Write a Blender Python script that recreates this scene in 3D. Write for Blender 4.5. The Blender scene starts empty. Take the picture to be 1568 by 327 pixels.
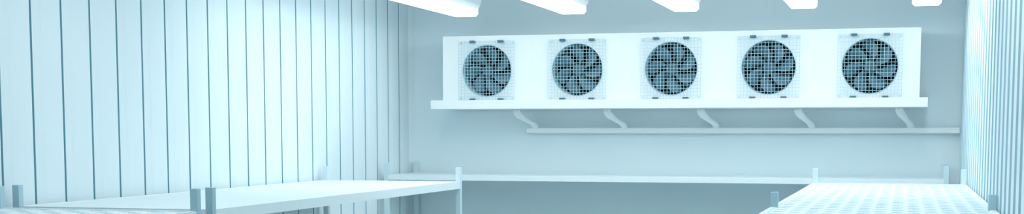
import bpy, math
from mathutils import Vector, Matrix
EYE=2.2
S=bpy.context.scene
COL=S.collection

# ---------------- materials ----------------
def mat(name,col,rough=0.5,metal=0.0,noise=0.0,scale=8.0,spec=0.5,bump=0.0):
    m=bpy.data.materials.new(name); m.use_nodes=True
    nt=m.node_tree; b=nt.nodes['Principled BSDF']
    b.inputs['Roughness'].default_value=rough
    b.inputs['Metallic'].default_value=metal
    b.inputs['Specular IOR Level'].default_value=spec
    tc=nt.nodes.new('ShaderNodeTexCoord'); n=nt.nodes.new('ShaderNodeTexNoise')
    n.inputs['Scale'].default_value=scale; n.inputs['Detail'].default_value=3
    nt.links.new(tc.outputs['Object'],n.inputs['Vector'])
    r=nt.nodes.new('ShaderNodeValToRGB')
    r.color_ramp.elements[0].position=0.3; r.color_ramp.elements[1].position=0.7
    c0=[c*(1-noise) for c in col]
    r.color_ramp.elements[0].color=(*c0,1); r.color_ramp.elements[1].color=(*col,1)
    nt.links.new(n.outputs['Fac'],r.inputs['Fac']); nt.links.new(r.outputs['Color'],b.inputs['Base Color'])
    return m
def emis(name,col,st):
    m=bpy.data.materials.new(name); m.use_nodes=True
    b=m.node_tree.nodes['Principled BSDF']
    b.inputs['Base Color'].default_value=(0.9,0.95,1,1)
    b.inputs['Emission Color'].default_value=(*col,1); b.inputs['Emission Strength'].default_value=st
    return m
M_wall=mat('painted_panel',(0.745,0.87,0.92),0.6,noise=0.02,scale=3,spec=.15)
M_back=mat('painted_back_wall',(0.79,0.93,0.98),0.6,noise=0.02,scale=2,spec=.2)
M_seam=mat('panel_joint',(0.14,0.36,0.45),0.7)
M_rib_shade=mat('rib_flank_shaded',(0.34,0.56,0.65),0.6)  # shade on the camera-facing rib flanks, put into the colour
M_ceil=mat('ceiling_panel',(0.84,0.93,0.96),0.6,noise=0.03)
M_floor=mat('floor_resin',(0.30,0.54,0.63),0.5,noise=0.1)
M_front=mat('dark_front_wall',(0.20,0.40,0.48),0.6,noise=0.05)
M_white=mat('white_enamel',(0.85,0.905,0.92),0.4,noise=0.01,spec=.3)
M_shelf=mat('shelf_coated_steel',(0.80,0.90,0.93),0.5,noise=0.02,spec=.2)
M_hole_shade=mat('deck_dimple_shaded',(0.58,0.77,0.83),0.6,spec=.2)  # same deck steel, darkened in colour for shade in the dimples
M_post_shaded=mat('post_steel_shaded',(0.36,0.57,0.65),0.4,noise=0.03)  # near posts: same paint as the far ones, shade put into the colour
M_post_lit=mat('post_steel_lit',(0.62,0.78,0.84),0.4,noise=0.03)  # far posts: same paint, coloured lighter as if lit by the lamps
M_wire=mat('guard_wire',(0.42,0.66,0.75),0.4,metal=0.0)
M_blade=mat('fan_blade_plastic',(0.04,0.14,0.195),0.4,noise=0.15,scale=12)
M_hub=mat('fan_hub',(0.022,0.09,0.125),0.5)
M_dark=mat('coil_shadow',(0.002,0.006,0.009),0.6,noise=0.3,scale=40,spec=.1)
M_shroud=mat('shroud_metal',(0.19,0.39,0.47),0.4)
M_clip=mat('clip_plastic',(0.03,0.14,0.20),0.5)
M_pipe=mat('drain_pvc',(0.90,0.96,0.975),0.4)
M_lamp=emis('lamp_diffuser',(0.90,0.985,1.0),6.6)
M_fill=emis('fill_lamp_diffuser',(0.90,0.985,1.0),3.4)  # weak emission for the added fill row

# ---------------- mesh helpers ----------------
class MB:
    def __init__(s): s.v=[]; s.f=[]; s.m=[]
    def add(s,vs,fs,mi=0):
        o=len(s.v); s.v+= [tuple(p) for p in vs]
        for f in fs: s.f.append([i+o for i in f]); s.m.append(mi)
    def box(s,x0,x1,y0,y1,z0,z1,mi=0):
        s.add([(x0,y0,z0),(x1,y0,z0),(x1,y1,z0),(x0,y1,z0),(x0,y0,z1),(x1,y0,z1),(x1,y1,z1),(x0,y1,z1)],
              [(0,3,2,1),(4,5,6,7),(0,1,5,4),(1,2,6,5),(2,3,7,6),(3,0,4,7)],mi)
    def tube(s,pts,r,n=16,mi=0,rx=None):
        P=[Vector(p) for p in pts]; o=len(s.v)
        for i,p in enumerate(P):
            d=(P[min(i+1,len(P)-1)]-P[max(i-1,0)]).normalized()
            a=Vector((0,1,0)) if abs(d.y)<0.9 else Vector((0,0,1))
            u=d.cross(a).normalized(); w=d.cross(u).normalized()
            for k in range(n):
                t=2*math.pi*k/n
                s.v.append(tuple(p+u*math.cos(t)*(rx or r)+w*math.sin(t)*r))
        for i in range(len(P)-1):
            for k in range(n):
                a=o+i*n+k;b=o+i*n+(k+1)%n
                s.f.append([a,b,b+n,a+n]); s.m.append(mi)
        s.f.append([o+k for k in range(n)][::-1]); s.m.append(mi)
        e=o+(len(P)-1)*n
        s.f.append([e+k for k in range(n)]); s.m.append(mi)
    def obj(s,name,mats,smooth=False,bevel=0):
        me=bpy.data.meshes.new(name); me.from_pydata(s.v,[],s.f)
        for m in mats: me.materials.append(m)
        for p,mi in zip(me.polygons,s.m): p.material_index=mi; p.use_smooth=smooth
        me.update()
        ob=bpy.data.objects.new(name,me); COL.objects.link(ob)
        if bevel:
            b=ob.modifiers.new('bevel','BEVEL'); b.width=bevel; b.segments=2; b.limit_method='ANGLE'
        return ob
def empty(name,loc=(0,0,0)):
    e=bpy.data.objects.new(name,None); e.empty_display_size=0.2; e.location=loc; COL.objects.link(e); return e
def par(ob,e):
    ob.parent=e; ob.matrix_parent_inverse=Matrix.Translation(-e.location)

# ---------------- room ----------------
XL,XR,YB,YF,H=-4.766,0.508,13.0,-1.6,3.56
mb=MB(); mb.box(XL-.1,XR+.1,YF-.1,YB+.1,-.1,0); mb.obj('floor',[M_floor])
mb=MB(); mb.box(XL-.1,XR+.1,YF-.1,YB+.1,H,H+.1); mb.obj('ceiling',[M_ceil])
mb=MB(); mb.box(XL-.1,XR+.1,YB,YB+.1,0,H); mb.obj('wall_back',[M_back])
mb=MB(); mb.box(XL-.1,XR+.1,YF-.1,YF,0,H); mb.obj('wall_front',[M_front])
PER=0.295
def ribwall(name,x,sgn,prof):
    mb=MB(); pts=[]
    y=YB
    while y>YF:
        for (o,p,mi) in prof:
            yy=y-o
            if yy<YF: break
            pts.append((yy,p,mi))
        y-=PER
    pts.append((YF,0,0))
    for i in range(len(pts)-1):
        (a,p,mi),(b,q,_)=pts[i],pts[i+1]
        xa=x+sgn*p; xb=x+sgn*q
        vs=[(xa,a,0),(xb,b,0),(xb,b,H),(xa,a,H)]
        mb.add(vs,[(0,1,2,3)] if sgn<0 else [(3,2,1,0)],mi)
    bx0,bx1=(x-.1,x-.035) if sgn>0 else (x+.035,x+.1)
    mb.box(bx0,bx1,YF,YB,0,H,0)
    return mb.obj(name,[M_wall,M_seam,M_rib_shade])
ribwall('wall_left',XL,1,[(0,0,1),(0.004,-.02,1),(0.016,-.02,0),(0.019,0.0,0),(0.055,0.006,0),(0.12,0.007,0),(0.21,0.006,0),(0.235,0.003,0),(0.293,0.0,0)])
ribwall('wall_right',XR,-1,[(0,0,0),(0.05,0.0,0),(0.055,0.026,0),(0.216,0.026,2),(0.228,0.0,1),(0.285,0.0,0)])  # flanks facing the camera take the painted shade tone
mb=MB(); mb.add([(XL,YB-.05,0),(XL+.05,YB,0),(XL+.05,YB,H),(XL,YB-.05,H),(XL,YB,0),(XL,YB,H)],[(0,1,2,3),(0,3,5,4),(1,4,5,2)]); mb.obj('trim_1',[M_wall])

# ---------------- evaporator ----------------
ev=empty('evaporator_cooler',(-2.047,12.7,EYE+.59))
x0,x1,y0,y1,z0,z1=-4.212,0.118,12.4,12.995,EYE+.27,EYE+.885
t=.012
FX=[-3.775+.868*i for i in range(5)]; FZ=EYE+.562; R=.233; HS=.272
mb=MB()
ys=y0+.001
mb.box(x0,x1,ys,y1,z1-t,z1)
mb.box(x0,x0+t,ys,y1-t,z0+t,z1-t)
mb.box(x1-t,x1,ys,y1-t,z0+t,z1-t)
mb.box(x0,x1,ys,y1,z0,z0+t)
mb.box(x0+t,x1-t,y1-t,y1,z0+t,z1-t)
zb,zt=FZ-HS,FZ+HS
def quad(a,b,c,d): mb.add([(a,y0,c),(b,y0,c),(b,y0,d),(a,y0,d)],[(0,1,2,3)])
quad(x0,x1,z0,zb); quad(x0,x1,zt,z1)
ed=[x0]+sum([[fx-HS,fx+HS] for fx in FX],[])+[x1]
for i in range(0,len(ed),2): quad(ed[i],ed[i+1],zb,zt)
N=64
for fx in FX:
    vs=[];fs=[]
    for k in range(N):
        a=2*math.pi*k/N; c,s_=math.cos(a),math.sin(a); q=HS/max(abs(c),abs(s_))
        vs+=[(fx+c*R,y0,FZ+s_*R),(fx+c*q,y0,FZ+s_*q)]
    for k in range(N):
        j=(k+1)%N; fs.append((2*k,2*k+1,2*j+1,2*j))
    mb.add(vs,fs)
par(mb.obj('casing',[M_white]),ev)
mb=MB()
for i in range(4):
    xm=(FX[i]+FX[i+1])/2; mb.box(xm-.0015,xm+.0015,y0-.002,y0-.0003,z0+.02,z1-.02)
par(mb.obj('panel_joints',[M_pipe]),ev)
mb=MB(); mb.box(-4.30,.186,12.3,12.98,EYE+.207,EYE+.219)
zz=EYE+.2192
mb.box(-4.30,.186,12.3,12.315,zz,EYE+.287); mb.box(-4.30,-4.285,12.3152,12.98,zz,EYE+.287)
mb.box(.171,.186,12.3152,12.98,zz,EYE+.287); mb.box(-4.2848,.1708,12.3152,12.45,EYE+.255,EYE+.2695)
par(mb.obj('drip_tray',[M_white]),ev)
def fan(i,fx,rot):
    mb=MB(); vs=[];fs=[]
    for k in range(N):
        a=2*math.pi*k/N; c,s_=math.cos(a),math.sin(a)
        vs+=[(fx+c*(R+.004),y0-.008,FZ+s_*(R+.004)),(fx+c*R,y0-.008,FZ+s_*R),(fx+c*R,y0+.17,FZ+s_*R),(fx+c*(R+.005),y0,FZ+s_*(R+.005))]
    for k in range(N):
        j=(k+1)%N
        fs+=[(4*k,4*k+1,4*j+1,4*j),(4*k+1,4*k+2,4*j+2,4*j+1),(4*k+3,4*k,4*j,4*j+3)]
    mb.add(vs,fs,0)
    par(mb.obj('shroud_%d'%i,[M_shroud],smooth=True),ev)
    mb=MB()
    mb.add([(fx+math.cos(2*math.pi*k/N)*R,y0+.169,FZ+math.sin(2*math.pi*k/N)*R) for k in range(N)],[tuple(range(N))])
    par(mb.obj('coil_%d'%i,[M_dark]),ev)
    mb=MB(); NB=7
    for b in range(NB):
        A=rot+2*math.pi*b/NB
        nr,na=14,8; vs=[];fs=[]
        for ir in range(nr+1):
            q=ir/nr; r=.045+q*(.220-.045)
            sweep=.45*q**1.3
            w=.24+.135*math.sin(min(1,q*1.1)*math.pi*.6)
            if q>.68: w*=math.sqrt(max(0.0,1-((q-.68)/.325)**2))
            w=max(w,.02)
            for ia in range(na+1):
                e=ia/na*2-1
                a=A+sweep+e*w*.9
                vs.append((fx+math.cos(a)*r,y0+.075+e*.030*(1-.35*q)-.01*(1-e*e),FZ+math.sin(a)*r))
        for ir in range(nr):
            for ia in range(na):
                p=ir*(na+1)+ia; fs.append((p,p+1,p+na+2,p+na+1))
        mb.add(vs,fs,0)
    par(mb.obj('fan_blades_%d'%i,[M_blade],smooth=True),ev)
    mb=MB(); mb.tube([(fx,y0+.035,FZ),(fx,y0+.04,FZ),(fx,y0+.165,FZ)],.05,24)
    mb.tube([(fx,y0+.028,FZ),(fx,y0+.034,FZ)],.03,20)
    for a in (math.pi/4,3*math.pi/4):
        c,s_=math.cos(a)*R,math.sin(a)*R
        mb.tube([(fx-c,y0+.15,FZ-s_),(fx+c,y0+.15,FZ+s_)],.008,8)
    par(mb.obj('fan_hub_%d'%i,[M_hub]),ev)
    mb=MB(); G=18; yy=y0-.03; w=.0014
    for k in range(G+1):
        p=-HS+2*HS*k/G
        mb.box(fx+p-w,fx+p+w,yy-w,yy+w,FZ-HS,FZ+HS)
        mb.box(fx-HS,fx+HS,yy+w,yy+3*w,FZ+p-w,FZ+p+w)
    for sx in(-1,1):
        for sz in(-1,1):
            mb.box(fx+sx*.255-.004,fx+sx*.255+.004,yy,y0,FZ+sz*.255-.004,FZ+sz*.255+.004)
    par(mb.obj('wire_guard_%d'%i,[M_wire]),ev)
    mb=MB()
    for sx in(-1,1):
        for sz in(-1,1):
            mb.box(fx+sx*.137-.026,fx+sx*.137+.026,yy-.012,y0,FZ+sz*.268-.011,FZ+sz*.268+.011)
    par(mb.obj('guard_clips_%d'%i,[M_clip],bevel=.004),ev)
for i,fx in enumerate(FX): fan(i+1,fx,[.2,.5,.05,.75,.35][i])

# ---------------- drain pipe ----------------
dp=empty('drain_pipe',(-1.5,12.93,EYE))
mb=MB(); mb.box(-3.53,XR-.03,12.905,12.955,EYE-.019,EYE+.031)
for xs in (-3.2,-2.2,-1.2,-.2): mb.box(xs,xs+.03,12.9552,12.996,EYE-.012,EYE+.024)
par(mb.obj('main_run',[M_pipe],bevel=.006),dp)
for i in range(5):
    X=-3.545+.875*i; mb=MB()
    pts=[(X,12.60,EYE+.2065),(X,12.60,EYE+.18),(X+.006,12.61,EYE+.165),(X+.022,12.64,EYE+.142),(X+.055,12.76,EYE+.105),(X+.085,12.87,EYE+.08),(X+.10,12.92,EYE+.05),(X+.10,12.93,EYE+.01)]
    mb.tube(pts,.022,16,rx=.034)
    par(mb.obj('drop_pipe_%d'%(i+1),[M_pipe],smooth=True),dp)

# ---------------- ceiling lamps + added fill row ----------------
def lamp(X,ya,yb,M):
    e=empty('ceiling_lamp',(X,(ya+yb)/2,H))  # shared by the visible lamps and the added fill row
    zb=EYE+1.03
    prof=[(-.15,H),(-.15,zb+.16),(-.135,zb+.10),(-.105,zb+.05),(.105,zb+.05),(.135,zb+.10),(.15,zb+.16),(.15,H)]
    mb=MB(); n_=len(prof)
    vs=[(X+p,ya,z) for p,z in prof]+[(X+p,yb,z) for p,z in prof]
    fs=[(i,(i+1)%n_,(i+1)%n_+n_,i+n_) for i in range(n_)]+[tuple(range(n_))[::-1],tuple(range(n_,2*n_))]
    mb.add(vs,fs); par(mb.obj('housing',[M_white]),e)
    prof=[(-.115,zb+.06),(-.115,zb+.02),(-.095,zb),(.095,zb),(.115,zb+.02),(.115,zb+.06)]
    n_=len(prof); mb=MB()
    a,b=ya+.01,yb-.01
    vs=[(X+p,a,z) for p,z in prof]+[(X+p,b,z) for p,z in prof]
    fs=[(i,(i+1)%n_,(i+1)%n_+n_,i+n_) for i in range(n_)]+[tuple(range(n_))[::-1],tuple(range(n_,2*n_))]
    mb.add(vs,fs); par(mb.obj('diffuser',[M]),e)
for i in range(5): lamp(-3.85+1.0*i,8.6,12.0,M_lamp)
for i in range(5): lamp(-3.85+1.0*i,4.2,7.6,M_fill)  # unseen nearer row, added to lift the ambient light

# ---------------- shelving ----------------
HT=EYE-.414
def deck(mb,xa,xb,ya,yb,z,perf):
    if not perf:
        mb.box(xa,xb,ya,yb,z-.02,z); return
    C=.085
    cx=max(1,round((xb-xa)/C)); cy=max(1,round((yb-ya)/C))
    dx=(xb-xa)/cx; dy=(yb-ya)/cy; K=8
    for i in range(cx):
        for j in range(cy):
            ox=xa+dx*(i+.5); oy=ya+dy*(j+.5); vs=[]
            if (i+j)%2:
                mb.add([(ox-dx/2,oy-dy/2,z),(ox+dx/2,oy-dy/2,z),(ox+dx/2,oy+dy/2,z),(ox-dx/2,oy+dy/2,z)],[(0,1,2,3)],0); continue
            for k in range(K):
                a=2*math.pi*k/K; c,s_=math.cos(a),math.sin(a); q=1/max(abs(c),abs(s_))
                vs+=[(ox+c*dx*.44,oy+s_*dy*.44,z),(ox+c*q*dx/2,oy+s_*q*dy/2,z),(ox+c*dx*.38,oy+s_*dy*.38,z-.010)]
            f1=[];f2=[]
            for k in range(K):
                j2=(k+1)%K
                f1.append((3*k,3*k+1,3*j2+1,3*j2)); f2.append((3*k+2,3*k,3*j2,3*j2+2))
            f2.append(tuple(3*k+2 for k in range(K)))
            o=len(mb.v); mb.add(vs,f1,0)
            for f in f2: mb.f.append([q+o for q in f]); mb.m.append(1)
def shelf(xa,xb,ya,yb,posts_y=None,tops=None,pw=.042,perf=True,rim=.055,pm=None):
    e=empty('shelving_unit',((xa+xb)/2,(ya+yb)/2,0))
    py=posts_y or [ya,yb-pw]
    tops=tops or [.12]*len(py)
    mb=MB()
    for x in [xa,xb-pw]:
        for y,tp in zip(py,tops):
            mb.box(x,x+pw,y,y+pw,0,HT+tp,1 if y>10 else 0)  # far posts get the lit colour, near ones the shaded colour
    par(mb.obj('posts',[M_post_shaded,M_post_lit],bevel=.003),e)
    for n,z in enumerate([HT,HT-.75,.18]):
        mb=MB(); g=pw*.9
        mb.box(xa+g,xb-g,ya+.004,ya+.034,z-rim,z+.004); mb.box(xa+g,xb-g,yb-.034,yb-.004,z-rim,z+.004)
        mb.box(xa+.004,xa+.034,ya+g,yb-g,z-rim,z+.004); mb.box(xb-.034,xb-.004,ya+g,yb-g,z-rim,z+.004)
        par(mb.obj('frame_%d'%(n+1),[M_shelf]),e)
        mb=MB(); deck(mb,xa+.034,xb-.034,ya+.034,yb-.034,z,perf)
        par(mb.obj('deck_%d'%(n+1),[M_shelf,M_hole_shade]),e)
    return e
shelf(-4.71,-3.49,6.50,10.75,perf=False)
shelf(-4.71,-3.49,2.6,6.38)
shelf(-4.70,.37,12.10,12.95,rim=.04,perf=False)
shelf(-.695,.475,3.9,11.22,posts_y=[3.9,7.58,11.18],tops=[.12,.084,.12])

# ---------------- world + camera ----------------
w=bpy.data.worlds.new('world'); S.world=w; w.use_nodes=True
w.node_tree.nodes['Background'].inputs['Color'].default_value=(.5,.75,.85,1)
w.node_tree.nodes['Background'].inputs['Strength'].default_value=.3
cam=bpy.data.cameras.new('camera'); co=bpy.data.objects.new('camera',cam); COL.objects.link(co)
co.location=(0,0,EYE); co.rotation_euler=(math.radians(90-5.44),0,math.radians(15.9))
cam.sensor_width=36; cam.lens=48.2; cam.shift_y=.151; cam.clip_start=.05
S.camera=co
S.view_settings.view_transform='Standard'
S.view_settings.exposure=0
S.view_settings.gamma=1.15
